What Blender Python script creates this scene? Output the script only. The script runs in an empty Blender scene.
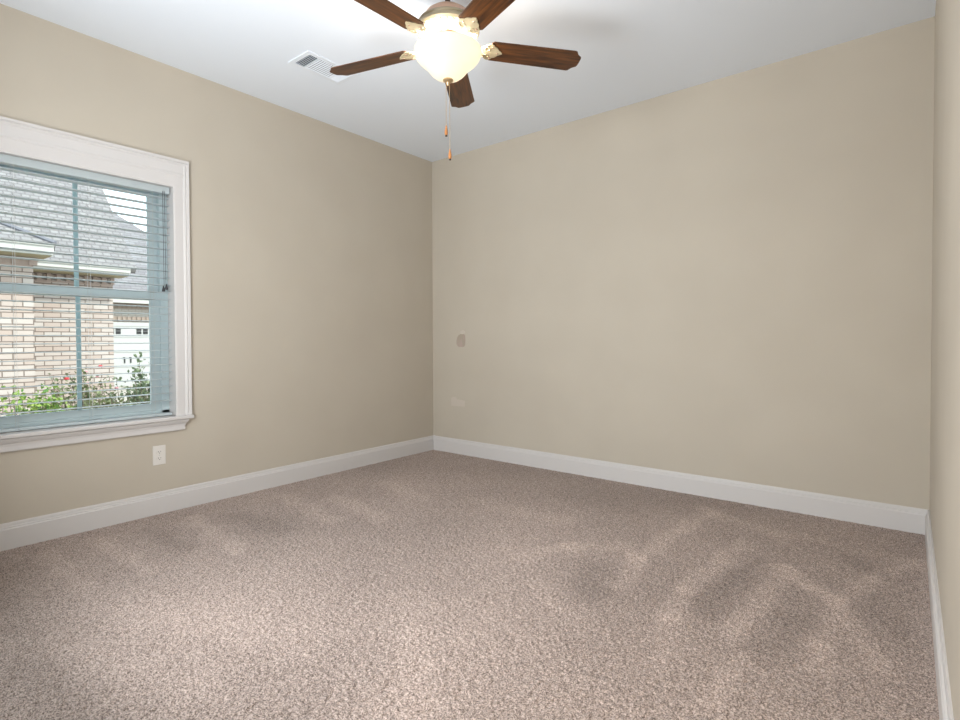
import bpy, bmesh, math, random
import numpy as np
from mathutils import Vector, Matrix

S = bpy.context.scene
COL = S.collection
R = random.Random(7)
PI = math.pi

# ------------------------------------------------------------------ camera
cd = bpy.data.cameras.new('camera')
cam = bpy.data.objects.new('camera', cd)
COL.objects.link(cam)
S.camera = cam
yaw, pit, rol = 0.6762, 0.0176, -0.0038
fw = Vector((-math.sin(yaw)*math.cos(pit), math.cos(yaw)*math.cos(pit), -math.sin(pit)))
rt = Vector((math.cos(yaw), math.sin(yaw), 0))
up = rt.cross(fw)
r2 = rt*math.cos(rol) + up*math.sin(rol)
u2 = -rt*math.sin(rol) + up*math.cos(rol)
m = Matrix.Identity(4)
for i in range(3):
    m[i][0], m[i][1], m[i][2] = r2[i], u2[i], -fw[i]
m[0][3], m[1][3], m[2][3] = 3.5578, -3.7187, 1.0521
cam.matrix_world = m
cd.sensor_width = 36
cd.lens = 535.56/960*36
cd.shift_x = 0.0003
cd.shift_y = -0.01171
cd.clip_start = 0.02

# ------------------------------------------------------------------ sky, sun, exposure
W = bpy.data.worlds.new('sky')
S.world = W
W.use_nodes = True
wn = W.node_tree
bg = wn.nodes['Background']
bg.inputs[0].default_value = (0.82, 0.93, 1.0, 1)
bg.inputs[1].default_value = 2.4
sd = bpy.data.lights.new('sun', 'SUN')
sd.energy = 4.0
sd.angle = 0.05
sd.color = (1.0, 0.96, 0.9)
sun = bpy.data.objects.new('sun', sd)
COL.objects.link(sun)
sun.rotation_euler = Vector((0.62, 0.28, 0.70)).to_track_quat('Z', 'Y').to_euler()
S.view_settings.view_transform = 'Standard'
S.view_settings.look = 'None'
S.view_settings.gamma = 1
S.view_settings.use_curve_mapping = False
S.view_settings.exposure = 0.26
S.cycles.max_bounces = 14
S.cycles.diffuse_bounces = 8
S.cycles.transparent_max_bounces = 16
S.cycles.sample_clamp_indirect = 6

BULB_W = 3.6        # each of the five small bulbs in the ceiling fan
HALL_FILL_W = 50.0       # unseen hall light, added to fill the room
FRONT_FILL_W = 57.0        # fill light added in an assumed opening behind the camera
dd = bpy.data.lights.new('front_fill_light', 'AREA')
dd.shape = 'RECTANGLE'; dd.size = 1.22; dd.size_y = 1.70
dd.energy = FRONT_FILL_W
dd.color = (0.955, 0.98, 1.0)
do = bpy.data.objects.new('front_fill_light', dd)
COL.objects.link(do)
do.location = (1.80, -3.70, 1.26)
do.rotation_euler = (math.radians(109), 0, 0)     # added fill, aimed upward to brighten the ceiling

H = 2.74            # ceiling height
RW = 3.6487         # room width (x)
RL = 3.66           # room length (y)
FX, FY = 1.858, -1.830

# ------------------------------------------------------------------ helpers
def link(o, parent=None):
    COL.objects.link(o)
    if parent is not None:
        o.parent = parent
    return o

def tag(o, label=None, cat=None, group=None, kind=None):
    if label: o['label'] = label
    if cat: o['category'] = cat
    if group: o['group'] = group
    if kind: o['kind'] = kind
    return o

def obj(name, bm, mat, parent=None, smooth=False, bevel=0, auto=None):
    me = bpy.data.meshes.new(name)
    bmesh.ops.recalc_face_normals(bm, faces=bm.faces[:])
    bm.to_mesh(me)
    bm.free()
    mats = mat if isinstance(mat, (list, tuple)) else [mat]
    for q in mats:
        me.materials.append(q)
    o = bpy.data.objects.new(name, me)
    link(o, parent)
    if smooth:
        me.polygons.foreach_set('use_smooth', [True]*len(me.polygons))
        if auto:
            me.set_sharp_from_angle(angle=auto)
    if bevel:
        b = o.modifiers.new('bevel', 'BEVEL')
        b.width = bevel
        b.segments = 2
        b.limit_method = 'ANGLE'
    return o

def empty(name, loc, rz=0):
    o = bpy.data.objects.new(name, None)
    o.location = loc
    o.rotation_euler = (0, 0, rz)
    return link(o)

def struct(name, bm, mat, parent=None, **k):
    o = obj(name, bm, mat, parent, **k)
    if parent is None:
        o['kind'] = 'structure'
    return o

def box(bm, x0, x1, y0, y1, z0, z1, mi=0):
    v = [bm.verts.new(p) for p in ((x0,y0,z0),(x1,y0,z0),(x1,y1,z0),(x0,y1,z0),(x0,y0,z1),(x1,y0,z1),(x1,y1,z1),(x0,y1,z1))]
    for f in ((0,3,2,1),(4,5,6,7),(0,1,5,4),(1,2,6,5),(2,3,7,6),(3,0,4,7)):
        fc = bm.faces.new([v[i] for i in f])
        fc.material_index = mi
    return v

def lathe(bm, prof, n=48, c=(0,0,0), mi=0):
    rings = []
    for r, z in prof:
        if r < 1e-5:
            rings.append([bm.verts.new((c[0], c[1], c[2]+z))])
        else:
            rings.append([bm.verts.new((c[0]+r*math.cos(2*PI*i/n), c[1]+r*math.sin(2*PI*i/n), c[2]+z)) for i in range(n)])
    for a, b in zip(rings, rings[1:]):
        for i in range(n):
            j = (i+1) % n
            if len(a) == 1 and len(b) == 1: continue
            if len(a) == 1: f = bm.faces.new((a[0], b[i], b[j]))
            elif len(b) == 1: f = bm.faces.new((a[i], b[0], a[j]))
            else: f = bm.faces.new((a[i], b[i], b[j], a[j]))
            f.material_index = mi

def tube(bm, pts, r, n=8, mi=0):
    pts = [Vector(p) for p in pts]
    rr = r if isinstance(r, (list, tuple)) else [r]*len(pts)
    prev = None
    for i, p in enumerate(pts):
        d = (pts[min(i+1, len(pts)-1)] - pts[max(i-1, 0)]).normalized()
        a = Vector((0,0,1)) if abs(d.z) < .9 else Vector((1,0,0))
        s = d.cross(a).normalized(); t = d.cross(s)
        ring = [bm.verts.new(p + (s*math.cos(2*PI*k/n) + t*math.sin(2*PI*k/n))*rr[i]) for k in range(n)]
        if prev:
            for k in range(n):
                bm.faces.new((prev[k], prev[(k+1)%n], ring[(k+1)%n], ring[k])).material_index = mi
        prev = ring
        if i == 0 or i == len(pts)-1:
            bm.faces.new(ring).material_index = mi

def extrude_profile(bm, prof, p0, p1, out, mi=0):
    """prof = [(distance from the wall, z)], swept from p0 to p1 (floor points at the wall), out = unit vector off the wall"""
    a = []; b = []
    for d, z in prof:
        a.append(bm.verts.new((p0[0]+out[0]*d, p0[1]+out[1]*d, z)))
        b.append(bm.verts.new((p1[0]+out[0]*d, p1[1]+out[1]*d, z)))
    n = len(prof)
    for i in range(n):
        j = (i+1) % n
        bm.faces.new((a[i], a[j], b[j], b[i])).material_index = mi
    bm.faces.new(a); bm.faces.new(b[::-1])

def slab(bm, outline, thick, mi=0):
    """closed solid from a 3-D polygon, thickness along -normal"""
    vs = [Vector(p) for p in outline]
    nrm = (vs[1]-vs[0]).cross(vs[2]-vs[0]).normalized()
    if nrm.z < 0: nrm = -nrm
    a = [bm.verts.new(p) for p in vs]
    b = [bm.verts.new(p - nrm*thick) for p in vs]
    bm.faces.new(a).material_index = mi
    bm.faces.new(b[::-1]).material_index = mi
    for i in range(len(vs)):
        j = (i+1) % len(vs)
        bm.faces.new((a[i], b[i], b[j], a[j])).material_index = mi

# ------------------------------------------------------------------ materials
def mat(name, col, rough=0.5, metal=0.0, spec=0.5, bump=None, emit=None):
    """bump = (scale, strength, distance)"""
    M = bpy.data.materials.new(name)
    M.use_nodes = True
    nt = M.node_tree
    b = nt.nodes['Principled BSDF']
    b.inputs['Base Color'].default_value = (*col, 1)
    b.inputs['Roughness'].default_value = rough
    b.inputs['Metallic'].default_value = metal
    b.inputs['Specular IOR Level'].default_value = spec
    if emit:
        b.inputs['Emission Color'].default_value = (*emit[0], 1)
        b.inputs['Emission Strength'].default_value = emit[1]
    if bump:
        tc = nt.nodes.new('ShaderNodeTexCoord')
        n = nt.nodes.new('ShaderNodeTexNoise')
        n.inputs['Scale'].default_value = bump[0]
        n.inputs['Detail'].default_value = 4
        bp = nt.nodes.new('ShaderNodeBump')
        bp.inputs['Strength'].default_value = bump[1]
        bp.inputs['Distance'].default_value = bump[2]
        nt.links.new(tc.outputs['Object'], n.inputs['Vector'])
        nt.links.new(n.outputs['Fac'], bp.inputs['Height'])
        nt.links.new(bp.outputs[0], b.inputs['Normal'])
    return M

def noise_color(M, c1, c2, scale, detail=4, stretch=(1,1,1), lo=0.35, hi=0.65, rough=0.5):
    nt = M.node_tree
    tc = nt.nodes.new('ShaderNodeTexCoord')
    mp = nt.nodes.new('ShaderNodeMapping')
    mp.inputs['Scale'].default_value = stretch
    n = nt.nodes.new('ShaderNodeTexNoise')
    n.inputs['Scale'].default_value = scale
    n.inputs['Detail'].default_value = detail
    n.inputs['Roughness'].default_value = rough
    cr = nt.nodes.new('ShaderNodeValToRGB')
    cr.color_ramp.elements[0].position = lo
    cr.color_ramp.elements[1].position = hi
    cr.color_ramp.elements[0].color = (*c1, 1)
    cr.color_ramp.elements[1].color = (*c2, 1)
    nt.links.new(tc.outputs['Object'], mp.inputs[0])
    nt.links.new(mp.outputs[0], n.inputs['Vector'])
    nt.links.new(n.outputs['Fac'], cr.inputs[0])
    nt.links.new(cr.outputs[0], nt.nodes['Principled BSDF'].inputs['Base Color'])
    return M

m_wall = mat('wall_paint', (0.50, 0.45, 0.365), 0.75, spec=0.25, bump=(260, 0.12, 0.002))
noise_color(m_wall, (0.505, 0.456, 0.382), (0.525, 0.476, 0.400), 2.2, 2)
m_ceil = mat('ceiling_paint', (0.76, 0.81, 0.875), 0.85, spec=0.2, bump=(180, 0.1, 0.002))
m_trim = mat('trim_paint', (0.62, 0.60, 0.59), 0.38, spec=0.4)
m_vinyl = mat('window_vinyl', (0.50, 0.60, 0.63), 0.4)  # white vinyl with the bluish skylight cast painted into its colour
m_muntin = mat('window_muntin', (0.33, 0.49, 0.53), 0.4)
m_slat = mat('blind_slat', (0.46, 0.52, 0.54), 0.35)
m_cord = mat('blind_cord', (0.55, 0.57, 0.56), 0.8)
m_pull = mat('cord_pull', (0.035, 0.035, 0.04), 0.4)
m_plastic = mat('outlet_plastic', (0.72, 0.69, 0.65), 0.35)
m_dark = mat('dark_opening', (0.02, 0.02, 0.02), 0.7)
m_vent = mat('vent_enamel', (0.74, 0.785, 0.84), 0.7, spec=0.25)
m_cream = mat('antique_cream_metal', (0.56, 0.47, 0.30), 0.42, metal=0.1, bump=(70, 0.3, 0.002))
m_house = mat('antique_cream_housing', (0.27, 0.225, 0.145), 0.45, metal=0.1)  # copy of the cream metal, darkened to offset glare from the close bulbs
m_copper = mat('rose_bronze', (0.55, 0.36, 0.26), 0.38, metal=0.6)
m_rod = mat('brushed_bronze', (0.10, 0.075, 0.06), 0.3, metal=0.9)
m_brass = mat('pale_brass', (0.62, 0.45, 0.26), 0.32, metal=0.8)
m_fob = mat('fob_wood', (0.50, 0.20, 0.06), 0.4)
m_fobtip = mat('fob_tip', (0.05, 0.03, 0.02), 0.4)
m_shinglewhite = mat('painted_fascia', (0.45, 0.44, 0.40), 0.5)
m_soffit = mat('soffit', (0.30, 0.26, 0.16), 0.7)
m_door = mat('garage_door_paint', (0.42, 0.42, 0.40), 0.5)

def wood_mat():
    M = mat('blade_walnut', (0.16, 0.06, 0.02), 0.33, spec=0.45)
    return noise_color(M, (0.030, 0.011, 0.004), (0.15, 0.052, 0.012), 14, 6, (0.35, 4.5, 4.5), 0.36, 0.68, 0.6)
m_wood = wood_mat()

def bowl_mat():
    M = bpy.data.materials.new('alabaster_glass')
    M.use_nodes = True
    nt = M.node_tree
    for n in list(nt.nodes): nt.nodes.remove(n)
    out = nt.nodes.new('ShaderNodeOutputMaterial')
    tr = nt.nodes.new('ShaderNodeBsdfTranslucent'); tr.inputs[0].default_value = (0.215, 0.197, 0.168, 1)
    df = nt.nodes.new('ShaderNodeBsdfPrincipled'); df.inputs['Base Color'].default_value = (0.9, 0.84, 0.72, 1); df.inputs['Roughness'].default_value = 0.25
    mx = nt.nodes.new('ShaderNodeMixShader'); mx.inputs[0].default_value = 0.35
    em = nt.nodes.new('ShaderNodeEmission'); em.inputs[0].default_value = (1.0, 0.86, 0.62, 1); em.inputs[1].default_value = 0.50
    ad = nt.nodes.new('ShaderNodeAddShader')
    nt.links.new(tr.outputs[0], mx.inputs[1]); nt.links.new(df.outputs[0], mx.inputs[2])
    nt.links.new(mx.outputs[0], ad.inputs[0]); nt.links.new(em.outputs[0], ad.inputs[1])
    nt.links.new(ad.outputs[0], out.inputs[0])
    return M
m_bowl = bowl_mat()

def glass_mat():
    M = bpy.data.materials.new('window_glass')
    M.use_nodes = True
    nt = M.node_tree
    for n in list(nt.nodes): nt.nodes.remove(n)
    out = nt.nodes.new('ShaderNodeOutputMaterial')
    tr = nt.nodes.new('ShaderNodeBsdfTransparent'); tr.inputs[0].default_value = (0.96, 0.985, 0.985, 1)
    gl = nt.nodes.new('ShaderNodeBsdfGlossy'); gl.inputs['Roughness'].default_value = 0.02
    fr = nt.nodes.new('ShaderNodeFresnel'); fr.inputs[0].default_value = 1.25
    mx = nt.nodes.new('ShaderNodeMixShader')
    nt.links.new(fr.outputs[0], mx.inputs[0]); nt.links.new(tr.outputs[0], mx.inputs[1]); nt.links.new(gl.outputs[0], mx.inputs[2])
    nt.links.new(mx.outputs[0], out.inputs[0])
    return M
m_glass = glass_mat()

def brick_mat(name, c1, c2, mortar, bw=0.213, bh=0.0745, mort=0.009, axis='yz', bumps=0.6):
    M = mat(name, c1, 0.85, spec=0.2)
    nt = M.node_tree
    tc = nt.nodes.new('ShaderNodeTexCoord')
    sp = nt.nodes.new('ShaderNodeSeparateXYZ')
    cb = nt.nodes.new('ShaderNodeCombineXYZ')
    br = nt.nodes.new('ShaderNodeTexBrick')
    br.inputs['Color1'].default_value = (*c1, 1)
    br.inputs['Color2'].default_value = (*c2, 1)
    br.inputs['Mortar'].default_value = (*mortar, 1)
    br.inputs['Scale'].default_value = 1
    br.inputs['Mortar Size'].default_value = mort
    br.inputs['Mortar Smooth'].default_value = 0.2
    br.inputs['Brick Width'].default_value = bw
    br.inputs['Row Height'].default_value = bh
    nt.links.new(tc.outputs['Object'], sp.inputs[0])
    a, b = {'yz': (1, 2), 'xz': (0, 2)}[axis]
    nt.links.new(sp.outputs[a], cb.inputs[0]); nt.links.new(sp.outputs[b], cb.inputs[1])
    nt.links.new(cb.outputs[0], br.inputs['Vector'])
    ns = nt.nodes.new('ShaderNodeTexNoise'); ns.inputs['Scale'].default_value = 9
    nt.links.new(tc.outputs['Object'], ns.inputs['Vector'])
    mx = nt.nodes.new('ShaderNodeMix'); mx.data_type = 'RGBA'; mx.blend_type = 'MULTIPLY'
    mx.inputs[0].default_value = 0.45
    nt.links.new(br.outputs['Color'], mx.inputs[6]); nt.links.new(ns.outputs['Color'], mx.inputs[7])
    bp = nt.nodes.new('ShaderNodeBump'); bp.inputs['Strength'].default_value = bumps; bp.inputs['Distance'].default_value = 0.01
    bp.invert = True
    nt.links.new(br.outputs['Fac'], bp.inputs['Height'])
    nt.links.new(br.outputs['Color'], nt.nodes['Principled BSDF'].inputs['Base Color'])
    nt.links.new(bp.outputs[0], nt.nodes['Principled BSDF'].inputs['Normal'])
    return M
m_brick = brick_mat('pale_brick', (0.39, 0.31, 0.265), (0.46, 0.415, 0.38), (0.165, 0.13, 0.11), mort=.007)
m_brick2 = brick_mat('far_brick', (0.41, 0.37, 0.33), (0.44, 0.42, 0.38), (0.31, 0.27, 0.23))
m_shingle = brick_mat('grey_shingles', (0.19, 0.18, 0.18), (0.24, 0.23, 0.225), (0.14, 0.13, 0.13), 0.11, 0.062, 0.009)
m_shingle2 = brick_mat('far_grey_shingles', (0.17, 0.16, 0.165), (0.23, 0.225, 0.23), (0.12, 0.11, 0.115), 0.34, 0.10, 0.010)
m_soldier = mat('soldier_brick', (0.36, 0.28, 0.24), 0.85)

def leaf_mat(name, c1, c2):
    M = mat(name, c1, 0.55)
    return noise_color(M, c1, c2, 16, 3)
m_leafa = leaf_mat('bright_leaf', (0.06, 0.15, 0.02), (0.26, 0.34, 0.06))
m_leafb = leaf_mat('rose_leaf', (0.05, 0.075, 0.025), (0.18, 0.20, 0.085))
m_leafc = leaf_mat('sprig_leaf', (0.04, 0.07, 0.03), (0.16, 0.20, 0.105))
m_leafd = leaf_mat('hedge_leaf', (0.07, 0.09, 0.025), (0.23, 0.24, 0.10))
m_stem = mat('shrub_stem', (0.11, 0.07, 0.045), 0.8)
m_red = mat('red_petal', (0.45, 0.02, 0.03), 0.5)
m_pink = mat('pink_petal', (0.45, 0.20, 0.22), 0.5)

def ground_mat():
    M = mat('ground_cover', (0.5, 0.45, 0.4), 0.9)
    return noise_color(M, (0.24, 0.20, 0.155), (0.38, 0.35, 0.31), 5, 6)
m_ground = ground_mat()

def carpet_mat():
    M = mat('carpet', (0.40, 0.31, 0.26), 0.95, spec=0.08)
    nt = M.node_tree
    P = nt.nodes['Principled BSDF']
    P.inputs['Sheen Weight'].default_value = 0.15
    P.inputs['Sheen Roughness'].default_value = 0.5
    tc = nt.nodes.new('ShaderNodeTexCoord')
    n1 = nt.nodes.new('ShaderNodeTexNoise'); n1.inputs['Scale'].default_value = 210; n1.inputs['Detail'].default_value = 3; n1.inputs['Roughness'].default_value = 0.7
    cr = nt.nodes.new('ShaderNodeValToRGB')
    e = cr.color_ramp.elements
    e[0].position = 0.38; e[0].color = (*CARPET[0], 1)
    e[1].position = 0.62; e[1].color = (*CARPET[1], 1)
    at = nt.nodes.new('ShaderNodeAttribute'); at.attribute_name = 'pile_lay'
    mr = nt.nodes.new('ShaderNodeMapRange')
    mr.inputs[1].default_value = 0; mr.inputs[2].default_value = 1
    mr.inputs[3].default_value = 0.74; mr.inputs[4].default_value = 1.30
    mx = nt.nodes.new('ShaderNodeVectorMath'); mx.operation = 'SCALE'
    nt.links.new(tc.outputs['Object'], n1.inputs['Vector'])
    nt.links.new(n1.outputs['Fac'], cr.inputs[0])
    nt.links.new(at.outputs['Fac'], mr.inputs[0])
    nt.links.new(cr.outputs[0], mx.inputs[0]); nt.links.new(mr.outputs[0], mx.inputs['Scale'])
    nt.links.new(mx.outputs[0], P.inputs['Base Color'])
    n2 = nt.nodes.new('ShaderNodeTexNoise'); n2.inputs['Scale'].default_value = 420; n2.inputs['Detail'].default_value = 2
    bp = nt.nodes.new('ShaderNodeBump'); bp.inputs['Strength'].default_value = 0.5; bp.inputs['Distance'].default_value = 0.003
    nt.links.new(tc.outputs['Object'], n2.inputs['Vector'])
    nt.links.new(n2.outputs['Fac'], bp.inputs['Height'])
    nt.links.new(bp.outputs[0], P.inputs['Normal'])
    return M
CARPET = ((0.120, 0.088, 0.074), (0.575, 0.465, 0.41))
m_carpet = carpet_mat()

# ------------------------------------------------------------------ setting: floor (carpet), walls, ceiling
# brushed strokes left in the pile: (x0, y0, x1, y1, half width, strength)
STROKES = []
STROKES = [(3.072, -1.68, 3.129, -0.943, 0.05, 0.38),
 (3.129, -0.943, 3.251, -1.085, 0.05, 0.38),
 (3.251, -1.085, 3.342, -1.158, 0.05, 0.38),
 (3.342, -1.158, 3.442, -0.839, 0.045, 0.38),
 (3.442, -0.839, 3.612, -0.478, 0.045, 0.38),
 (3.352, -1.15, 3.324, -1.569, 0.045, 0.3),
 (3.324, -1.569, 3.331, -1.754, 0.045, 0.3),
 (3.357, -1.208, 3.491, -1.627, 0.04, 0.3),
 (2.869, -1.699, 2.83, -1.452, 0.05, 0.36),
 (2.83, -1.452, 2.899, -0.741, 0.05, 0.36),
 (2.594, -1.569, 2.553, -1.238, 0.055, 0.36),
 (2.553, -1.238, 2.574, -0.757, 0.055, 0.36),
 (2.574, -0.757, 2.622, -0.305, 0.055, 0.36),
 (2.931, -2.031, 2.86, -1.706, 0.04, 0.22),
 (3.119, -2.112, 3.135, -1.8, 0.03, 0.3),
 (2.46, -1.137, 2.201, -1.341, 0.06, 0.25),
 (2.201, -1.341, 2.103, -1.593, 0.06, 0.25),
 (2.318, -1.787, 2.579, -1.929, 0.06, 0.22),
 (3.013, -0.921, 2.909, -1.5, 0.03, -0.2),
 (3.248, -1.428, 3.199, -1.712, 0.09, -0.28),
 (2.443, -1.441, 2.522, -1.696, 0.09, -0.25),
 (2.979, -1.154, 2.933, -1.582, 0.08, -0.25),
 (3.346, -0.658, 3.464, -0.771, 0.07, -0.3),
 (3.443, -1.078, 3.541, -1.366, 0.08, -0.2),
 (0.181, -2.788, 0.85, -2.766, 0.05, 0.3),
 (0.241, -2.334, 0.947, -2.393, 0.06, 0.35),
 (0.275, -1.743, 0.926, -1.842, 0.07, 0.3),
 (0.606, -1.542, 1.129, -1.638, 0.07, 0.3),
 (0.563, -1.104, 1.015, -1.193, 0.08, 0.22),
 (0.192, -3.002, 0.868, -3.001, 0.05, 0.25),
 (0.276, -2.561, 0.702, -2.553, 0.06, -0.25),
 (0.423, -2.124, 0.846, -2.113, 0.07, -0.25),
 (2.552, -0.287, 3.026, -0.497, 0.07, 0.28),
 (3.11, -0.432, 3.531, -0.513, 0.05, 0.2),
 (1.373, -0.999, 1.982, -1.015, 0.09, 0.15),
 (1.004, -3.004, 1.899, -2.665, 0.1, 0.12),
 (1.124, -3.278, 1.901, -3.005, 0.07, 0.14),
 (1.96, -2.249, 2.452, -2.625, 0.06, 0.15)]

def make_floor():
    pitch = 0.0037
    x0, x1, y0, y1 = 0.0, RW, -3.80, 0.0
    nx = int((x1-x0)/pitch)+1; ny = int((y1-y0)/pitch)+1
    rng = np.random.default_rng(3)
    xs = np.linspace(x0, x1, nx); ys = np.linspace(y0, y1, ny)
    h = rng.normal(size=(ny, nx))
    
    g = h.copy()
    for ax in (0, 1):
        g = (np.roll(g, 1, ax) + 2*g + np.roll(g, -1, ax))/4
    k = g.copy()
    for _ in range(3):
        for ax in (0, 1):
            k = (np.roll(k, 1, ax) + 2*k + np.roll(k, -1, ax))/4
    z = 0.0007*h + 0.0009*g/g.std() + 0.0003*k/k.std()
    z = np.clip(z, -0.006, 0.006) - 0.002
    X, Y = np.meshgrid(xs, ys)
    edge = np.clip(np.minimum(np.minimum(X, x1-X), -Y)/0.05, 0.25, 1)
    z = z*edge
    # pile lay: smooth random brushing plus long strokes
    lay = np.zeros_like(X)
    for (fx, fy, ph, a) in ((2.1, 1.3, 0.3, .10), (3.7, -2.9, 1.7, .10), (-1.2, 4.6, 2.2, .10), (6.3, 3.1, .5, .07), (5.2, -7.3, 4.1, .06), (9.1, 8.2, 2.9, .04)):
        lay += a*np.sin(fx*X + fy*Y + ph + 0.8*np.sin(1.7*Y+fx))
    lay = 0.44 + lay*0.55
    for sx0, sy0, sx1, sy1, w, a in STROKES:
        dx, dy = sx1-sx0, sy1-sy0
        L2 = dx*dx+dy*dy+1e-9
        t = np.clip(((X-sx0)*dx + (Y-sy0)*dy)/L2, 0, 1)
        wob = 0.25*w*np.sin(23*X+17*Y)
        d = np.hypot(X-sx0-t*dx, Y-sy0-t*dy) + wob
        lay += a*np.exp(-(np.maximum(d, 0)/w)**3)
    lay = np.clip(lay, 0, 1)
    X = X + rng.normal(size=X.shape)*pitch*0.22; Y = Y + rng.normal(size=Y.shape)*pitch*0.22
    co = np.stack([X, Y, z], -1).reshape(-1, 3).astype(np.float32)
    idx = np.arange(nx*ny).reshape(ny, nx)
    q = np.stack([idx[:-1,:-1], idx[:-1,1:], idx[1:,1:], idx[1:,:-1]], -1).reshape(-1, 4).astype(np.int32)
    me = bpy.data.meshes.new('floor')
    me.vertices.add(len(co)); me.vertices.foreach_set('co', co.ravel())
    me.loops.add(q.size); me.loops.foreach_set('vertex_index', q.ravel())
    me.polygons.add(len(q)); me.polygons.foreach_set('loop_start', np.arange(0, q.size, 4, dtype=np.int32))
    me.update(calc_edges=True)
    me.polygons.foreach_set('use_smooth', np.ones(len(q), dtype=bool))
    at = me.attributes.new('pile_lay', 'FLOAT', 'POINT')
    at.data.foreach_set('value', lay.reshape(-1).astype(np.float32))
    me.materials.append(m_carpet)
    o = bpy.data.objects.new('floor', me)
    link(o)
    o['kind'] = 'structure'
make_floor()

WY0, WY1 = -3.24, -2.312    # window opening in the left wall (y)
WZ0, WZ1 = 0.585, 1.998
T = 0.14
bm = bmesh.new()
J = .012
box(bm, -T, 0, -RL-.12, WY0-J, -.05, H)
box(bm, -T, 0, WY1+J, T, -.05, H)
box(bm, -T, 0, WY0-J, WY1+J, -.05, WZ0-.02)
box(bm, -T, 0, WY0-J, WY1+J, WZ1+J, H)
struct('wall_left', bm, m_wall)
bm = bmesh.new(); box(bm, 0, RW, 0, T, -.05, H); struct('wall_back', bm, m_wall)
bm = bmesh.new(); box(bm, RW, RW+T, -RL-.12, T, -.05, H); struct('wall_right', bm, m_wall)
DX0, DX1, DZ = 2.70, RW-0.001, 2.06
bm = bmesh.new()
box(bm, 0, .90, -RL-.12, -RL, -.05, H)
box(bm, 2.42, DX0, -RL-.12, -RL, -.05, H)
box(bm, .90, 2.42, -RL-.12, -RL, -.05, .18)
box(bm, .90, 2.42, -RL-.12, -RL, 2.14, H)  # unseen opening, added to let the fill light in
box(bm, DX0, RW, -RL-.12, -RL, DZ, H)
struct('wall_front', bm, m_wall)
bm = bmesh.new(); box(bm, -T, RW+T, -RL-.12, T, H, H+.12); struct('ceiling', bm, m_ceil)

# hall behind the camera, with an added fill light under its ceiling
m_hall = mat('hall_paint', (0.72, 0.68, 0.60), 0.8)
m_hfloor = mat('hall_carpet', (0.42, 0.35, 0.30), 0.95)
HY = -5.40
bm = bmesh.new()
box(bm, 2.56-T, 2.56, HY, -RL-.12, -.05, H)
box(bm, 2.56-T, 4.6, HY-T, HY, -.05, H)
box(bm, 4.6, 4.6+T, HY, -RL-.12, -.05, H)
box(bm, RW+T, 4.6, -RL-.12, -RL, -.05, H)
struct('wall_hall', bm, m_hall)
bm = bmesh.new(); box(bm, 2.56-T, 4.6+T, HY-T, -RL-.12, H, H+.12); struct('ceiling_hall', bm, m_ceil)
bm = bmesh.new(); box(bm, 2.56-T, 4.6+T, HY-T, -3.80, -.05, 0); struct('floor_hall', bm, m_hfloor)
ad = bpy.data.lights.new('hall_fill_light', 'AREA'); ad.shape = 'DISK'; ad.size = 0.30; ad.energy = HALL_FILL_W; ad.color = (1.0, 0.98, 0.96)
ao = bpy.data.objects.new('hall_fill_light', ad); link(ao); ao.location = (3.15, -4.75, H-.03)

# baseboards
BP = [(0, -.006), (.018, -.006), (.018, .101), (.0145, .106), (.0145, .112), (.0095, .115), (.0085, .126), (.0055, .1325), (0, .1325)]
def baseboard(name, p0, p1, out):
    bm = bmesh.new()
    extrude_profile(bm, BP, p0, p1, out)
    struct(name, bm, m_trim)
baseboard('baseboard_left', (0, 0), (0, -RL), (1, 0))
baseboard('baseboard_back', (0, 0), (RW, 0), (0, -1))
baseboard('baseboard_right', (RW, 0), (RW, -RL), (-1, 0))
baseboard('baseboard_front', (0, -RL), (.88, -RL), (0, 1))

# ------------------------------------------------------------------ window
w = empty('window_1', (0, 0, 0)); w['kind'] = 'structure'
GY0, GY1 = -3.14, -2.412     # glass
XG = -0.105
ZR0, ZR1 = 1.302, 1.352      # meeting rail
ZG0, ZG1 = 0.662, 1.945
bm = bmesh.new()             # jamb lining
box(bm, -T, 0.001, WY1, WY1+J, WZ0, WZ1)
box(bm, -T, 0.001, WY0-J, WY0, WZ0, WZ1)
box(bm, -T, 0.001, WY0-J, WY1+J, WZ1, WZ1+J)
obj('jamb', bm, m_trim, w)
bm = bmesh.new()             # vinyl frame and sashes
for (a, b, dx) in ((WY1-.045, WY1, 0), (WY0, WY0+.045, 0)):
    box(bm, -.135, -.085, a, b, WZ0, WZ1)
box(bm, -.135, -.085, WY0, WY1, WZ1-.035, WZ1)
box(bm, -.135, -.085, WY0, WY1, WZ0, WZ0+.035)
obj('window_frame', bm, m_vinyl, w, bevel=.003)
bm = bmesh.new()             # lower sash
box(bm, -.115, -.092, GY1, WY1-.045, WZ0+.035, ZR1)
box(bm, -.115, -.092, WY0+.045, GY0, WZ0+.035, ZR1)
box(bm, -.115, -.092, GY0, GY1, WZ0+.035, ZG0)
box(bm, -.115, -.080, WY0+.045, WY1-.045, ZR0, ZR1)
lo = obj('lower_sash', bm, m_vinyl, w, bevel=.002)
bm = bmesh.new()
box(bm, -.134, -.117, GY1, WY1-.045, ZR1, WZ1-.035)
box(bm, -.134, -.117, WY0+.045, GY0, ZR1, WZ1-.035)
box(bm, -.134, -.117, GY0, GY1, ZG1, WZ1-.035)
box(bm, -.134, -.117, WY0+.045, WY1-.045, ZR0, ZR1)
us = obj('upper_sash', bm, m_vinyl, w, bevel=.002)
YM = -2.776
bm = bmesh.new(); box(bm, -.110, -.100, YM-.0105, YM+.0105, ZG0, ZR0); obj('muntin', bm, m_muntin, lo)
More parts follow.
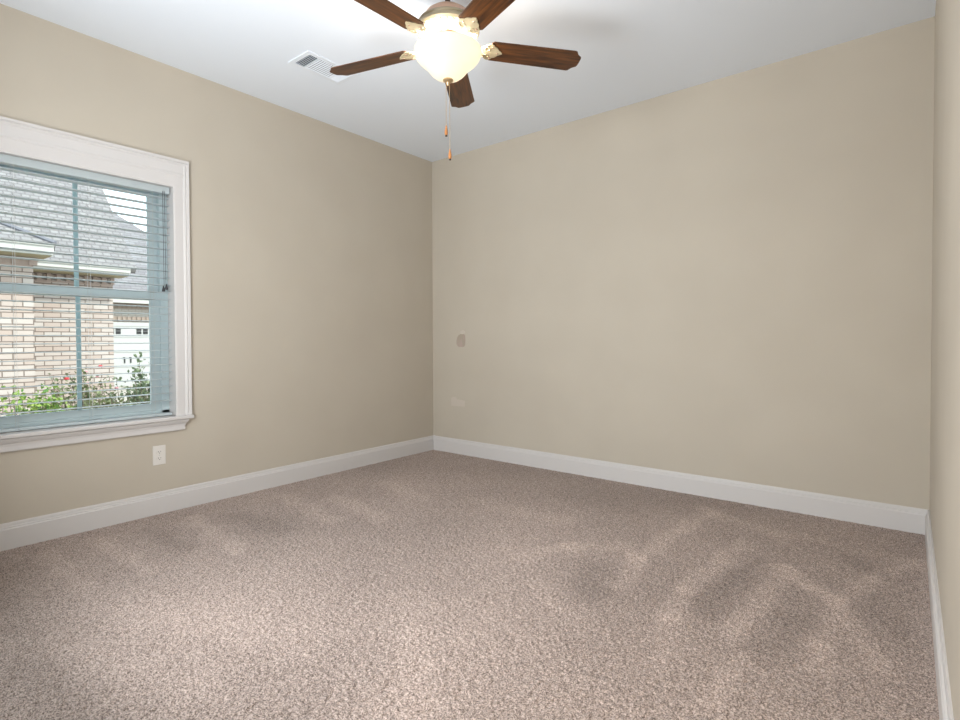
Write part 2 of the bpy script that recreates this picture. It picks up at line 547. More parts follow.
bm = bmesh.new(); box(bm, -.131, -.121, YM-.0105, YM+.0105, ZR1, ZG1); obj('muntin', bm, m_muntin, us)
bm = bmesh.new(); box(bm, -.107, -.104, GY0, GY1, ZG0, ZR0); obj('pane', bm, m_glass, lo)
bm = bmesh.new(); box(bm, -.128, -.125, GY0, GY1, ZR1, ZG1); obj('pane', bm, m_glass, us)
# casing
CY = -2.222                     # outer edge of the right casing
CYL = WY0 - (CY-WY1)
bm = bmesh.new()
# side casings: profile in plan (distance from opening edge, thickness), raised outer bead
prof = [(0, 0), (0, .012), (.010, .015), (.055, .015), (.060, .019), (.068, .022), (.074, .019), (.0765, .022), (.090, .024), (.090, 0)]
def side(sgn, edge):
    for z0, z1 in ((WZ0, 2.168),):
        a = [bm.verts.new((t, edge+sgn*d, z0)) for d, t in prof]
        b = [bm.verts.new((t, edge+sgn*d, z1)) for d, t in prof]
        n = len(prof)
        for i in range(n):
            bm.faces.new((a[i], a[(i+1)%n], b[(i+1)%n], b[i]))
        bm.faces.new(a); bm.faces.new(b[::-1])
side(1, WY1); side(-1, WY0)
obj('side_casing', bm, m_trim, w)
bm = bmesh.new()
zt = 2.171
prh = [(0, 0), (0, .012), (.010, .016), (.070, .016), (.078, .0195), (.084, .0195), (.092, .0175), (.140, .0185), (.146, .023), (.152, .0255), (.158, .022), (.161, .0255), (.173, .0265), (.173, 0)]
a = [bm.verts.new((t, CYL, WZ1+d)) for d, t in prh]
b = [bm.verts.new((t, CY, WZ1+d)) for d, t in prh]
n = len(prh)
for i in range(n):
    bm.faces.new((a[i], a[(i+1)%n], b[(i+1)%n], b[i]))
bm.faces.new(a[::-1]); bm.faces.new(b)
obj('head_casing', bm, m_trim, w)
bm = bmesh.new()
box(bm, -.085, -.0005, WY0, WY1, WZ0-.022, WZ0)
box(bm, -.0005, .050, CYL-.03, CY+.003, WZ0-.022, WZ0)
obj('window_stool', bm, m_trim, w, bevel=.005)
bm = bmesh.new()
pa = [(0, .560), (.034, .560), (.034, .553), (.027, .540), (.021, .533), (.018, .52), (.018, .497), (.014, .492), (0, .492)]
a = [bm.verts.new((t, CYL, z)) for t, z in pa]
ye = CY-.022
b = [bm.verts.new((t, ye - (.034-t)*1.1 if t > 0 else ye-.018, z)) for t, z in pa]
n = len(pa)
for i in range(n):
    bm.faces.new((a[i], a[(i+1)%n], b[(i+1)%n], b[i]))
bm.faces.new(a[::-1]); bm.faces.new(b)
obj('apron', bm, m_trim, w)

# ------------------------------------------------------------------ blind
bl = empty('window_blind', (-.045, (WY0+WY1)/2, WZ0))
tag(bl, 'white two-inch horizontal slat blind, lowered with slats open, inside the left-wall window', 'window blind')
def bobj(name, bm, mt, parent=bl, **k):
    o = obj(name, bm, mt, parent, **k)
    o.matrix_parent_inverse = bl.matrix_basis.inverted() if parent is bl else Matrix.Identity(4)
    return o
BY0, BY1 = WY0+.008, WY1-.008
bm = bmesh.new()
box(bm, -.070, -.020, BY0, BY1, WZ1-.042, WZ1-.001)
bobj('headrail', bm, m_slat, bevel=.002)
zb = WZ0+.003
bm = bmesh.new(); box(bm, -.070, -.020, BY0, BY1, zb, zb+.016); bobj('bottom_rail', bm, m_slat, bevel=.004)
step = 0.0446
z = WZ1-.042-.028
slat_me = None
tilt = math.radians(-1.5)
while z > zb+.05:
    if slat_me is None:
        bm = bmesh.new()
        xs_ = [(-.025, 0), (-.0125, .0016), (0, .0022), (.0125, .0016), (.025, 0)]
        topv = [[bm.verts.new((x, yy, zz+.0014)) for x, zz in xs_] for yy in (-(BY1-BY0)/2, (BY1-BY0)/2)]
        botv = [[bm.verts.new((x, yy, zz-.0014)) for x, zz in xs_] for yy in (-(BY1-BY0)/2, (BY1-BY0)/2)]
        for i in range(4):
            bm.faces.new((topv[0][i], topv[0][i+1], topv[1][i+1], topv[1][i]))
            bm.faces.new((botv[0][i], botv[1][i], botv[1][i+1], botv[0][i+1]))
        for e in (0, 1):
            bm.faces.new(topv[e] + botv[e][::-1])
        for i in (0, 4):
            bm.faces.new((topv[0][i], topv[1][i], botv[1][i], botv[0][i]))
        o = obj('slat', bm, m_slat, bl)
        slat_me = o.data
    else:
        o = link(bpy.data.objects.new('slat', slat_me), bl)
    o.location = (0, 0, z-WZ0)
    o.rotation_euler = (0, tilt, 0)
    z -= step
for ly in (-3.062, -2.738, -2.418):
    bm = bmesh.new()
    for lx in (-.0715, -.0185):
        tube(bm, [(lx, ly, WZ1-.042), (lx, ly, zb+.012)], .0009, 5)
    zz = WZ1-.042-.030
    while zz > zb+.05:
        tube(bm, [(-.0715, ly, zz-.002), (-.0185, ly, zz-.002)], .0006, 4)
        zz -= step
    bobj('ladder_cord', bm, m_cord)
    bm = bmesh.new(); lathe(bm, [(0, 0), (.006, 0), (.006, .006), (0, .008)], 12, (-.016, ly, zb+.004)); bobj('cord_button', bm, m_slat)
bm = bmesh.new()
for dy, zl in ((0, 1.385), (.010, 1.395)):
    tube(bm, [(-.014, -2.362+dy, WZ1-.03), (-.013, -2.361+dy, zl)], .0013, 6)
lc = bobj('lift_cord', bm, m_pull)
for dy, zl in ((-.003, 1.385), (.013, 1.397)):
    bm = bmesh.new()
    lathe(bm, [(0, .004), (.003, .002), (.006, -.012), (.0095, -.026), (.009, -.032), (0, -.033)], 12, (-.013, -2.361+dy, zl))
    t_ = obj('cord_tassel', bm, m_pull, lc, smooth=True)

# ------------------------------------------------------------------ outlet
ol = empty('wall_outlet', (0, -2.408, .355))
tag(ol, 'white duplex electrical outlet on the left wall below the window corner', 'electrical outlet')
bm = bmesh.new(); box(bm, 0, .006, -.036, .036, -.0585, .0585); obj('cover_plate', bm, m_plastic, ol, bevel=.0025)
for s in (-1, 1):
    bm = bmesh.new()
    pts = []
    for i in range(24):
        a_ = 2*PI*i/24
        y_, z_ = .0175*math.cos(a_), .0175*math.sin(a_)
        z_ = max(-.0135, min(.0135, z_))
        pts.append((y_, z_+s*.0195))
    f0 = [bm.verts.new((.006, y_, z_)) for y_, z_ in pts]; f1 = [bm.verts.new((.0085, y_, z_)) for y_, z_ in pts]
    bm.faces.new(f1)
    for i in range(24): bm.faces.new((f0[i], f0[(i+1)%24], f1[(i+1)%24], f1[i]))
    rc = obj('receptacle', bm, m_plastic, ol)
    bm = bmesh.new()
    zc = s*.0195+.003
    box(bm, .0083, .0089, -.0075, -.0055, zc-.004, zc+.004)
    box(bm, .0083, .0089, .0055, .0075, zc-.0035, zc+.0035)
    box(bm, .0083, .0089, -.0022, .0022, zc-.0115, zc-.0075)
    obj('slot', bm, m_dark, rc)
bm = bmesh.new()
for i, r_ in ((0, 1),):
    c_ = [bm.verts.new((.0075, .003*math.cos(2*PI*k/12), .003*math.sin(2*PI*k/12))) for k in range(12)]
    d_ = [bm.verts.new((.005, .003*math.cos(2*PI*k/12), .003*math.sin(2*PI*k/12))) for k in range(12)]
    bm.faces.new(c_)
    for k in range(12): bm.faces.new((d_[k], d_[(k+1)%12], c_[(k+1)%12], c_[k]))
obj('screw', bm, m_cord, ol)

# ------------------------------------------------------------------ marks on the back wall
m_patch = mat('touch_up_paint', (0.56, 0.50, 0.435), 0.7)
bm = bmesh.new()
v = [(.232, .435), (.396, .438), (.398, .492), (.30, .500), (.292, .517), (.258, .520), (.231, .508)]
a = [bm.verts.new((x, -.0012, z)) for x, z in v]; b = [bm.verts.new((x, .001, z)) for x, z in v]
bm.faces.new(a)
for i in range(len(v)): bm.faces.new((a[i], b[i], b[(i+1)%len(v)], a[(i+1)%len(v)]))
tag(obj('paint_patch', bm, m_patch, bevel=.001), 'lighter rectangular touch-up patch low on the back wall near the corner', 'paint patch')
m_scar = noise_color(mat('scarred_plaster', (0.38, 0.32, 0.25), 0.8), (0.40, 0.345, 0.275), (0.46, 0.355, 0.31), 26, 2, (1, 1, .15), .45, .6)
m_scar2 = mat('filled_plaster', (0.56, 0.51, 0.445), 0.8)
sc = empty('wall_scar', (.36, 0, 1.05))
tag(sc, 'darker cup-shaped scar with pinkish streaks on the back wall above the paint patch', 'wall scar')
bm = bmesh.new()
v = [(-.060, -.01), (-.052, .022), (-.036, .040), (-.012, .052), (.03, .054), (.044, .040), (.048, -.01), (.044, -.052), (.028, -.066), (-.030, -.068), (-.052, -.056), (-.060, -.036)]
a = [bm.verts.new((x, -.0013, z)) for x, z in v]; b = [bm.verts.new((x, .001, z)) for x, z in v]
bm.faces.new(a)
for i in range(len(v)): bm.faces.new((a[i], b[i], b[(i+1)%len(v)], a[(i+1)%len(v)]))
obj('scraped_area', bm, m_scar, sc, bevel=.001)
bm = bmesh.new()
v = [(-.012, .052), (-.008, .078), (.02, .088), (.044, .078), (.046, .058), (.02, .050)]
a = [bm.verts.new((x, -.0022, z)) for x, z in v]; b = [bm.verts.new((x, .001, z)) for x, z in v]
bm.faces.new(a)
for i in range(len(v)): bm.faces.new((a[i], b[i], b[(i+1)%len(v)], a[(i+1)%len(v)]))
obj('filler_dab', bm, m_scar2, sc)

# ------------------------------------------------------------------ ceiling vent
vt = empty('ceiling_vent', (.71, -1.70, H))
tag(vt, 'white rectangular air vent register in the ceiling beside the left fan blade', 'air vent')
bm = bmesh.new()
X0, X1, Y0, Y1 = -.105, .105, -.185, .185
I = .030
for (a_, b_, c_, d_) in ((X0, X1, Y0, Y0+I), (X0, X1, Y1-I, Y1), (X0, X0+I, Y0+I, Y1-I), (X1-I, X1, Y0+I, Y1-I)):
    box(bm, a_, b_, c_, d_, -.007, 0)
box(bm, X0+I, X1-I, -.095, -.087, -.007, 0)
box(bm, X0+I, X1-I, .087, .095, -.007, 0)
obj('vent_frame', bm, m_vent, vt, bevel=.002)
bm = bmesh.new(); box(bm, X0+I, X1-I, Y0+I, Y1-I, -.0008, -.0002); obj('duct_opening', bm, m_dark, vt)
def louvers(y0, y1, n, ang):
    bm = bmesh.new()
    for i in range(n):
        yc = y0 + (i+.5)*(y1-y0)/n
        hw = .0040 if n > 6 else .0052
        dy, dz = hw*math.cos(ang), hw*math.sin(ang)
        q = [bm.verts.new((x, yc+s*dy, -.0065+s*dz + e)) for e in (0, .0008) for x, s in ((X0+I, -1), (X1-I, -1), (X1-I, 1), (X0+I, 1))]
        for f in ((0,1,2,3), (7,6,5,4), (0,1,5,4), (1,2,6,5), (2,3,7,6), (3,0,4,7)):
            bm.faces.new([q[k] for k in f])
    return bm
obj('louvers', louvers(Y0+I, -.095, 5, math.radians(62)), m_vent, vt)
obj('louvers', louvers(-.087, .087, 11, math.radians(-24)), m_vent, vt)
obj('louvers', louvers(.095, Y1-I, 5, math.radians(-50)), m_vent, vt)

# ------------------------------------------------------------------ ceiling fan
fan = empty('ceiling_fan', (FX, FY, H))
tag(fan, 'five-blade ceiling fan with dark wood blades, cream ornate motor and lit glass bowl', 'ceiling fan')
def zz(z): return z-H
bm = bmesh.new(); lathe(bm, [(0, 0), (.070, 0), (.070, -.012), (.062, -.030), (.040, -.052), (.022, -.058), (.022, -.064), (0, -.064)], 40)
obj('canopy', bm, m_rod, fan, smooth=True, auto=.6)
bm = bmesh.new(); lathe(bm, [(.0125, -.05), (.0125, zz(2.60)), (.03, zz(2.60)), (.034, zz(2.585)), (.05, zz(2.58))], 24); obj('downrod', bm, m_rod, fan, smooth=True, auto=.6)
bm = bmesh.new()
lathe(bm, [(.0, zz(2.590)), (.045, zz(2.590)), (.085, zz(2.583)), (.105, zz(2.568)), (.118, zz(2.545)), (.124, zz(2.530)), (0, zz(2.530))], 64)
obj('housing_cap', bm, m_copper, fan, smooth=True, auto=.6)
bm = bmesh.new()
lathe(bm, [(.120, zz(2.532)), (.138, zz(2.528)), (.143, zz(2.520)), (.139, zz(2.512)), (.146, zz(2.505)), (.148, zz(2.492)), (.140, zz(2.482)), (.128, zz(2.478)),
           (.122, zz(2.481)), (.082, zz(2.470)), (.076, zz(2.464)), (.070, zz(2.466)), (0, zz(2.466))], 96)
hs = obj('motor_housing', bm, m_house, fan, smooth=True, auto=.5)
bm = bmesh.new()
for i in range(44):
    a_ = 2*PI*i/44
    c_, s_ = math.cos(a_), math.sin(a_)
    for (ra, za, rb, zb_) in ((.088, 2.4705, .116, 2.4782),):
        vs = []
        for rr_, z_, wd in ((ra, za, .0016), (rb, zb_, .0026)):
            for sg in (-1, 1):
                vs.append((rr_*c_ - sg*wd*s_, rr_*s_ + sg*wd*c_, zz(z_)))
        q = [bm.verts.new(p) for p in (vs[0], vs[1], vs[3], vs[2])]
        q2 = [bm.verts.new((p.co.x, p.co.y, p.co.z+.004)) for p in q]
        bm.faces.new(q); bm.faces.new(q2[::-1])
        for k in range(4): bm.faces.new((q[k], q2[k], q2[(k+1)%4], q[(k+1)%4]))
obj('vent_slots', bm, m_dark, hs)
bm = bmesh.new()
for i in range(30):     # relief scrolls on the rim
    a_ = 2*PI*i/30
    for k in range(5):
        b_ = a_ + (k-2)*.03
        rr_ = .131 + .004*math.sin(k*1.6)
        bmesh.ops.create_icosphere(bm, subdivisions=1, radius=.0042, matrix=Matrix.Translation((rr_*math.cos(b_), rr_*math.sin(b_), zz(2.480))))
obj('relief_band', bm, m_house, hs, smooth=True)
bm = bmesh.new(); lathe(bm, [(0, zz(2.470)), (.066, zz(2.468)), (.070, zz(2.460)), (.064, zz(2.452)), (.046, zz(2.450)), (.046, zz(2.436)), (0, zz(2.436))], 48)
obj('flywheel', bm, mat('flywheel_bronze', (0.16, 0.085, 0.05), 0.45, metal=0.3), fan, smooth=True, auto=.5)
bm = bmesh.new(); lathe(bm, [(0, zz(2.438)), (.040, zz(2.438)), (.040, zz(2.424)), (.014, zz(2.418)), (.008, zz(2.40)), (.008, zz(2.262)), (0, zz(2.262))], 32)
obj('light_fitter', bm, m_brass, fan, smooth=True, auto=.5)
# glass bowl: inner and outer skin
outp = [(.150, 2.411), (.157, 2.408), (.159, 2.400), (.156, 2.388), (.149, 2.373), (.138, 2.359), (.124, 2.347), (.110, 2.336), (.099, 2.324), (.090, 2.312), (.078, 2.298), (.062, 2.285), (.042, 2.275), (.022, 2.2705), (.012, 2.2695)]
inn = [(max(r-.004, .012), z+.003) for r, z in outp][::-1]
bm = bmesh.new(); lathe(bm, [(r, zz(z)) for r, z in outp+inn[:-1]+[(.150, 2.411)]], 72)
bmesh.ops.remove_doubles(bm, verts=bm.verts[:], dist=1e-5)
obj('glass_bowl', bm, m_bowl, fan, smooth=True)
bm = bmesh.new(); lathe(bm, [(0, zz(2.272)), (.024, zz(2.271)), (.025, zz(2.266)), (.020, zz(2.262)), (.010, zz(2.258)), (.008, zz(2.250)), (.0045, zz(2.244)), (0, zz(2.243))], 32)
obj('finial', bm, m_brass, fan, smooth=True, auto=.6)
for dx, dy, zl in ((-.006, -.008, 2.055), (.006, .004, 1.945)):
    bm = bmesh.new()
    tube(bm, [(dx*.6, dy*.6, zz(2.255)), (dx, dy, zz(2.20)), (dx, dy, zz(zl))], .0009, 6)
    zc = 2.25
    while zc > zl:
        bmesh.ops.create_icosphere(bm, subdivisions=1, radius=.0014, matrix=Matrix.Translation((dx, dy, zz(zc))))
        zc -= .005
    ch = obj('pull_chain', bm, m_brass, fan)
    bm = bmesh.new(); lathe(bm, [(0, .004), (.0028, .002), (.004, -.008), (.0072, -.022), (.0078, -.034), (.006, -.043), (0, -.043)], 16, (dx, dy, zz(zl)))
    fb = obj('fob', bm, m_fob, ch, smooth=True)
    bm = bmesh.new(); lathe(bm, [(0, -.042), (.006, -.043), (.0055, -.049), (0, -.051)], 16, (dx, dy, zz(zl)))
    obj('fob_tip', bm, m_fobtip, fb, smooth=True)

def blade_bm():
    # local: x along the blade, underside down, origin on the fan axis
    bm = bmesh.new()
    r0, r1 = .200, .660
    w0, w1 = .062, .069
    out = []
    out.append((r0, -w0+.010)); out.append((r0+.012, -w0))
    out += [(r1-.042, -w1), (r1-.034, -w1+.004), (r1-.028, -w1+.014), (r1-.022, -w1+.023), (r1-.012, -w1+.030), (r1-.003, -w1+.036), (r1, -w1+.044), (r1+.001, 0)]
    out += [(x, -y) for x, y in out[:-1][::-1]]
    th = .0055
    a = [bm.verts.new((x, y, 0)) for x, y in out]; b = [bm.verts.new((x, y, th)) for x, y in out]
    bm.faces.new(a[::-1]); bm.faces.new(b)
    for i in range(len(out)):
        j = (i+1) % len(out)
        bm.faces.new((a[i], a[j], b[j], b[i]))
    return bm
def arm_bm():
    bm = bmesh.new()
    # ornate plate below the blade root, outline half width along x
    hw = [(.058, .016), (.085, .013), (.110, .011), (.135, .013), (.155, .022), (.172, .036), (.188, .050), (.203, .053), (.212, .047), (.220, .036), (.228, .034), (.236, .028), (.244, .016), (.252, .012), (.258, .006), (.262, 0)]
    def zf(x): return .016*max(0, 1-(x-.058)/.09)**1.5 if x < .148 else 0
    th = .005
    out = [(x, h) for x, h in hw] + [(x, -h) for x, h in hw[:-1][::-1]]
    n = len(hw)
    rows_t = []; rows_b = []
    for x, h in hw:
        ys = [h*k/3 for k in (-3, -2, -1, 0, 1, 2, 3)]
        rows_b.append([bm.verts.new((x, y, -th-.003*(1-abs(y)/(h+1e-6)) + zf(x))) for y in ys])
        rows_t.append([bm.verts.new((x, y, -.0002 + zf(x))) for y in ys])
    for i in range(n-1):
        for k in range(6):
            if hw[i+1][1] == 0 and False: continue
            bm.faces.new((rows_b[i][k], rows_b[i+1][k], rows_b[i+1][k+1], rows_b[i][k+1]))
            bm.faces.new((rows_t[i][k], rows_t[i][k+1], rows_t[i+1][k+1], rows_t[i+1][k]))
        bm.faces.new((rows_b[i][0], rows_t[i][0], rows_t[i+1][0], rows_b[i+1][0]))
        bm.faces.new((rows_b[i][6], rows_b[i+1][6], rows_t[i+1][6], rows_t[i][6]))
    bm.faces.new(rows_b[0] + rows_t[0][::-1])
    # scroll relief
    for s in (-1, 1):
        pts = []
        for k in range(22):
            t = k/21
            a_ = t*3.6*PI/2
            rr_ = .017*(1-t*.75)
            pts.append((.190 + rr_*math.cos(a_+2.4), s*(.024 + rr_*math.sin(a_+2.4)), -.0075))
        tube(bm, pts, .0022, 6)
        tube(bm, [(.120, s*.004, -.004), (.150, s*.012, -.0075), (.172, s*.026, -.0075), (.186, s*.044, -.0065)], .0022, 6)
    bmesh.ops.remove_doubles(bm, verts=bm.verts[:], dist=1e-6)
    return bm
ZB = 2.427
blade0 = arm0 = None
TH0 = 2.163
for k in range(5):
    ang = TH0 - k*2*PI/5
    if k == 0:
        b0 = obj('blade', blade_bm(), m_wood, fan, bevel=.0012)
        a0 = obj('blade_arm', arm_bm(), m_cream, fan, smooth=True, auto=.7)
        scr = []
        for sx_, sy_ in ((.206, -.034), (.206, .034), (.240, 0)):
            bm = bmesh.new()
            lathe(bm, [(0, -.0105), (.003, -.0100), (.0048, -.0080), (.0048, -.004), (0, -.004)], 12)
            s0 = obj('screw', bm, m_copper, a0, smooth=True); s0.location = (sx_, sy_, 0)
            scr.append(s0)
        bb, aa = b0, a0
    else:
        bb = b0.copy(); link(bb, fan)
        aa = a0.copy(); link(aa, fan)
        for s0 in scr:
            link(s0.copy(), aa).parent = aa
    for o in (bb, aa):
        o.location = (0, 0, zz(ZB))
        o.rotation_mode = 'XYZ'
        o.rotation_euler = (math.radians(-10.5), 0, ang)
for k in range(5):
    ld = bpy.data.lights.new('fan_bulb', 'POINT')
    ld.energy = BULB_W
    ld.shadow_soft_size = .015
    ld.color = (1.0, 0.93, 0.85)
    lo_ = bpy.data.objects.new('fan_bulb', ld)
    link(lo_, fan)
    a_ = TH0 + k*2*PI/5 + .42
    lo_.location = (.118*math.cos(a_), .118*math.sin(a_), zz(2.401))

# ------------------------------------------------------------------ outside: ground, neighbouring house, garage, shrubs
GZ = -0.55
bm = bmesh.new(); box(bm, -45, -.3, -30, 45, GZ-.3, GZ); struct('ground', bm, m_ground)

nh = empty('neighbouring_house', (-6, -3, GZ))
tag(nh, 'pale brick house with steep grey shingle roof and cream eaves outside the window', 'house')
def hobj(name, bm, mt, parent, root, **k):
    o = obj(name, bm, mt, parent, **k)
    if parent is root:
        o.location = (-root.location.x, -root.location.y, -root.location.z)
    return o
bm = bmesh.new()
box(bm, -9.6, -5.3, -9.0, -1.912, GZ-.02, 2.14)
hobj('front_brick_wall', bm, m_brick, nh, nh)
bm = bmesh.new()
box(bm, -13.6, -6.8, -9.0, -.57, GZ-.02, 2.10)
v = [(-6.8, 2.10), (-10.0, 5.55), (-13.6, 2.10)]
a = [bm.verts.new((x, -.57, z)) for x, z in v]; b = [bm.verts.new((x, -.80, z)) for x, z in v]
bm.faces.new(a); bm.faces.new(b[::-1])
for i in range(3): bm.faces.new((a[i], b[i], b[(i+1)%3], a[(i+1)%3]))
hobj('side_brick_wall', bm, m_brick, nh, nh)
# fascia boards with a gutter lip, soffits
def fascia(x, y0, y1, z0, z1, name='fascia'):
    bm = bmesh.new()
    box(bm, x-.03, x, y0, y1, z0, z1-.03)
    box(bm, x-.03, x+.05, y0, y1, z1-.035, z1)
    box(bm, x, x+.03, y0, y1, z0+.03, z1-.03)
    hobj(name, bm, m_shinglewhite, nh, nh)
fascia(-4.95, -9, -1.78, 2.14, 2.285)
fascia(-6.4, -1.95, -.447, 2.125, 2.25)
bm = bmesh.new(); box(bm, -5.35, -4.98, -9, -1.92, 2.13, 2.15); box(bm, -6.9, -4.98, -1.92, -1.79, 2.13, 2.15); hobj('soffit', bm, m_soffit, nh, nh)
bm = bmesh.new(); box(bm, -6.85, -6.43, -1.95, -.46, 2.10, 2.125); hobj('soffit', bm, m_soffit, nh, nh)
bm = bmesh.new(); box(bm, -6.85, -4.98, -1.81, -1.78, 2.14, 2.285); hobj('fascia', bm, m_shinglewhite, nh, nh)
bm = bmesh.new()
y = -1.93
while y < -.60:
    box(bm, -6.80, -6.765, y, y+.055, 1.985, 2.09); y += .12
box(bm, -6.80, -6.775, -1.95, -.57, 1.965, 1.985)
hobj('dentil_course', bm, m_soldier, nh, nh)
bm = bmesh.new()
y = -4.0
while y < -1.95:
    box(bm, -5.30, -5.265, y, y+.085, 2.03, 2.125); y += .17
box(bm, -5.30, -5.285, -4.0, -1.92, 2.01, 2.125)
hobj('dentil_course', bm, m_soldier, nh, nh)
bm = bmesh.new()
slab(bm, [(-6.38, -.35, 2.25), (-6.38, -12, 2.25), (-10.0, -12, 5.87), (-10.0, -.35, 5.87)], .12)
slab(bm, [(-10.0, -.35, 5.87), (-10.0, -12, 5.87), (-13.8, -12, 2.07), (-13.8, -.35, 2.07)], .12)
hobj('main_roof', bm, m_shingle, nh, nh)
bm = bmesh.new()
slab(bm, [(-4.93, -1.76, 2.285), (-8.26, -5.09, 4.11), (-8.26, -12, 4.11), (-4.93, -12, 2.285)], .10)
slab(bm, [(-4.93, -1.76, 2.285), (-6.46, -1.76, 2.285), (-8.26, -5.09, 4.11)], .10)
hobj('front_roof', bm, m_shingle, nh, nh)
bm = bmesh.new(); tube(bm, [(-4.93, -1.76, 2.30), (-8.26, -5.09, 4.13)], .028, 6); hobj('hip_ridge', bm, mat('ridge_cap', (.16, .16, .18), .8), nh, nh)

gh = empty('garage_building', (-18, 4, GZ))
tag(gh, 'pale garage building with grey hipped roof, seen beyond the brick house corner', 'garage')
bm = bmesh.new()
box(bm, -27, -18, 0.2, 7.8, GZ-.02, 1.70)
box(bm, -27, -18, 0.2, 7.8, 1.70, 2.42)
hobj('garage_wall', bm, m_brick2, gh, gh)
bm = bmesh.new()
for z0, z1 in ((2.20, 2.36), (1.74, 1.90)):
    box(bm, -18, -17.985, .9, 7.1, z0-.02, z1)
    y = 1.0
    while y < 7:
        box(bm, -18, -17.95, y, y+.075, z0, z1); y += .15
hobj('dentil_course', bm, mat('far_soldier_brick', (.29, .23, .185), .8), gh, gh)
bm = bmesh.new()
box(bm, -17.62, -17.58, -0.2, 8.1, 2.36, 2.53)
box(bm, -18.0, -17.6, -0.2, 8.1, 2.38, 2.42)
hobj('fascia', bm, m_shinglewhite, gh, gh)
bm = bmesh.new()
D = 4.5
slab(bm, [(-17.56, 8.1, 2.5), (-17.56, -6, 2.5), (-17.56-D, -6, 2.5+.92*D), (-17.56-D, 8.1-D, 2.5+.92*D)], .12)
slab(bm, [(-17.56, 8.1, 2.5), (-17.56-D, 8.1-D, 2.5+.92*D), (-17.56-2*D, 8.1, 2.5)], .12)
slab(bm, [(-17.56-2*D, 8.1, 2.5), (-17.56-D, 8.1-D, 2.5+.92*D), (-17.56-D, -6, 2.5+.92*D), (-17.56-2*D, -6, 2.5)], .12)
hobj('garage_roof', bm, m_shingle2, gh, gh)
gd = empty('garage_door', (0, 0, 0)); gd.parent = gh
gd.location = (18, -4, -GZ)
bm = bmesh.new()
box(bm, -18, -17.96, 1.9, 4.9, GZ, 1.62)
box(bm, -17.97, -17.93, 1.8, 5.0, 1.56, 1.70)
for zc in (.1, .62, 1.14):
    box(bm, -17.96, -17.945, 1.95, 4.85, zc+.02, zc+.46)
obj('door_panel', bm, m_door, gd, bevel=.006)
for y0, y1, npn in ((2.45, 3.06, 3), (3.50, 4.12, 3), (4.22, 4.8, 3)):
    bm = bmesh.new()
    ww = (y1-y0)/npn
    for i in range(npn):
        for j in range(2):
            box(bm, -17.95, -17.935, y0+i*ww+.025, y0+(i+1)*ww-.025, 1.285+j*.115, 1.385+j*.115)
    obj('door_window', bm, m_dark, gd)
for y_ in (3.14, 3.33):
    bm = bmesh.new(); box(bm, -17.95, -17.92, y_-.018, y_+.018, .27, .47); box(bm, -17.95, -17.92, y_-.05, y_, .44, .47)
    obj('handle', bm, m_dark, gd)

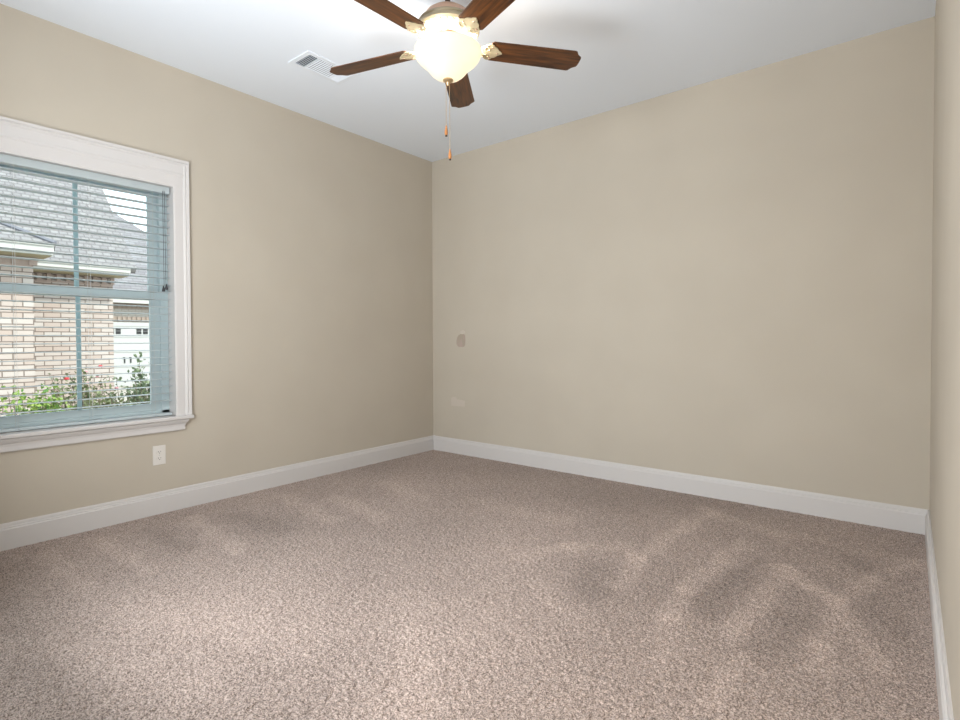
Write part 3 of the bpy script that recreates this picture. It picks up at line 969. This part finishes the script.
# shrubs
def leaves(bm, pts, size, rnd, up=0.3):
    for p in pts:
        d = Vector((rnd.gauss(0, 1), rnd.gauss(0, 1), rnd.gauss(up, .8))).normalized()
        s = d.cross(Vector((rnd.gauss(0, 1), rnd.gauss(0, 1), rnd.gauss(0, 1)))).normalized()
        n = d.cross(s)
        L = size*rnd.uniform(.7, 1.3); wd = L*.32
        p = Vector(p)
        a = bm.verts.new(p); b = bm.verts.new(p+d*L*.5+s*wd+n*L*.06); c = bm.verts.new(p+d*L); e = bm.verts.new(p+d*L*.5-s*wd+n*L*.06)
        bm.faces.new((a, b, c)); bm.faces.new((a, c, e))
def shrub(name, label, x, y, top, rad, nstem, nleaf, size, ml, cat, blooms=(), spread=1.0, seed=1, upright=0.0, base_leaf=.25, group=None):
    rnd = random.Random(seed)
    t = empty(name, (x, y, GZ))
    tag(t, label, cat, group)
    hgt = top-GZ
    bs = bmesh.new(); bl_ = bmesh.new()
    pts = []
    for i in range(nstem):
        a = rnd.uniform(0, 2*PI); rr = rad*spread*rnd.uniform(.2, 1)
        hh = hgt*rnd.uniform(.62, 1.0)
        ex, ey = rr*math.cos(a), rr*math.sin(a)
        k = [(ex*.15, ey*.15, 0), (ex*.45, ey*.45, hh*.4), (ex*.8, ey*.8, hh*.75), (ex, ey, hh)]
        tube(bs, k, [.008, .006, .004, .002], 5)
        for q in range(nleaf//nstem):
            u = rnd.uniform(base_leaf, 1.0)
            seg = min(int(u*3), 2); f = u*3-seg
            c = Vector(k[seg]).lerp(Vector(k[seg+1]), f)
            sp = size*(1.3-upright)
            pts.append((c.x+rnd.gauss(0, sp), c.y+rnd.gauss(0, sp), c.z+rnd.gauss(0, sp*.6)))
    leaves(bl_, pts, size, rnd, .3+upright*2)
    obj('foliage', bl_, ml, t)
    obj('stems', bs, m_stem, t)
    for (dx, dy, zt_, r_, mm) in blooms:
        bm = bmesh.new()
        for q in range(9):
            a = q*2.4; rr = r_*.5*math.sqrt(q/9)
            bmesh.ops.create_icosphere(bm, subdivisions=1, radius=r_*.48, matrix=Matrix.Translation((dx+rr*math.cos(a), dy+rr*math.sin(a), zt_-GZ+(.3*r_ if q < 3 else 0)))@Matrix.Diagonal((1, 1, .55, 1)))
        obj('bloom', bm, mm, t, smooth=True)
    return t
shrub('green_shrub', 'bright yellow-green leafy shrub below the left part of the window', -2.5, -2.49, .62, .20, 30, 3600, .045, m_leafa, 'shrub', seed=2)
shrub('rose_bush', 'rose bush with red and pink blooms in front of the brick wall corner', -3.3, -1.91, .78, .30, 30, 2600, .036, m_leafb, 'rose bush',
      blooms=((.02, -.155, .655, .034, m_red), (.0, .02, .72, .022, m_pink), (.03, .14, .775, .028, m_red), (.05, .02, .60, .026, m_pink), (0, .12, .66, .022, m_pink), (.06, .28, .53, .026, m_pink), (.1, .22, .60, .02, m_pink)), seed=5)
shrub('sprig_shrub', 'upright dark green shrub with tall sprigs at the right edge of the glass', -3.0, -1.40, .93, .17, 13, 1300, .045, m_leafc, 'shrub', seed=9, upright=.6)
shrub('leaning_shrub', 'low loose green shrub leaning between the rose bush and the garage', -4.3, -1.15, .60, .28, 16, 1100, .045, m_leafc, 'shrub', seed=12, upright=.3)
shrub('low_hedge', 'low olive-green hedge plant just above the bottom of the glass', -1.6, -2.10, .60, .36, 60, 5200, .03, m_leafd, 'hedge', seed=14)
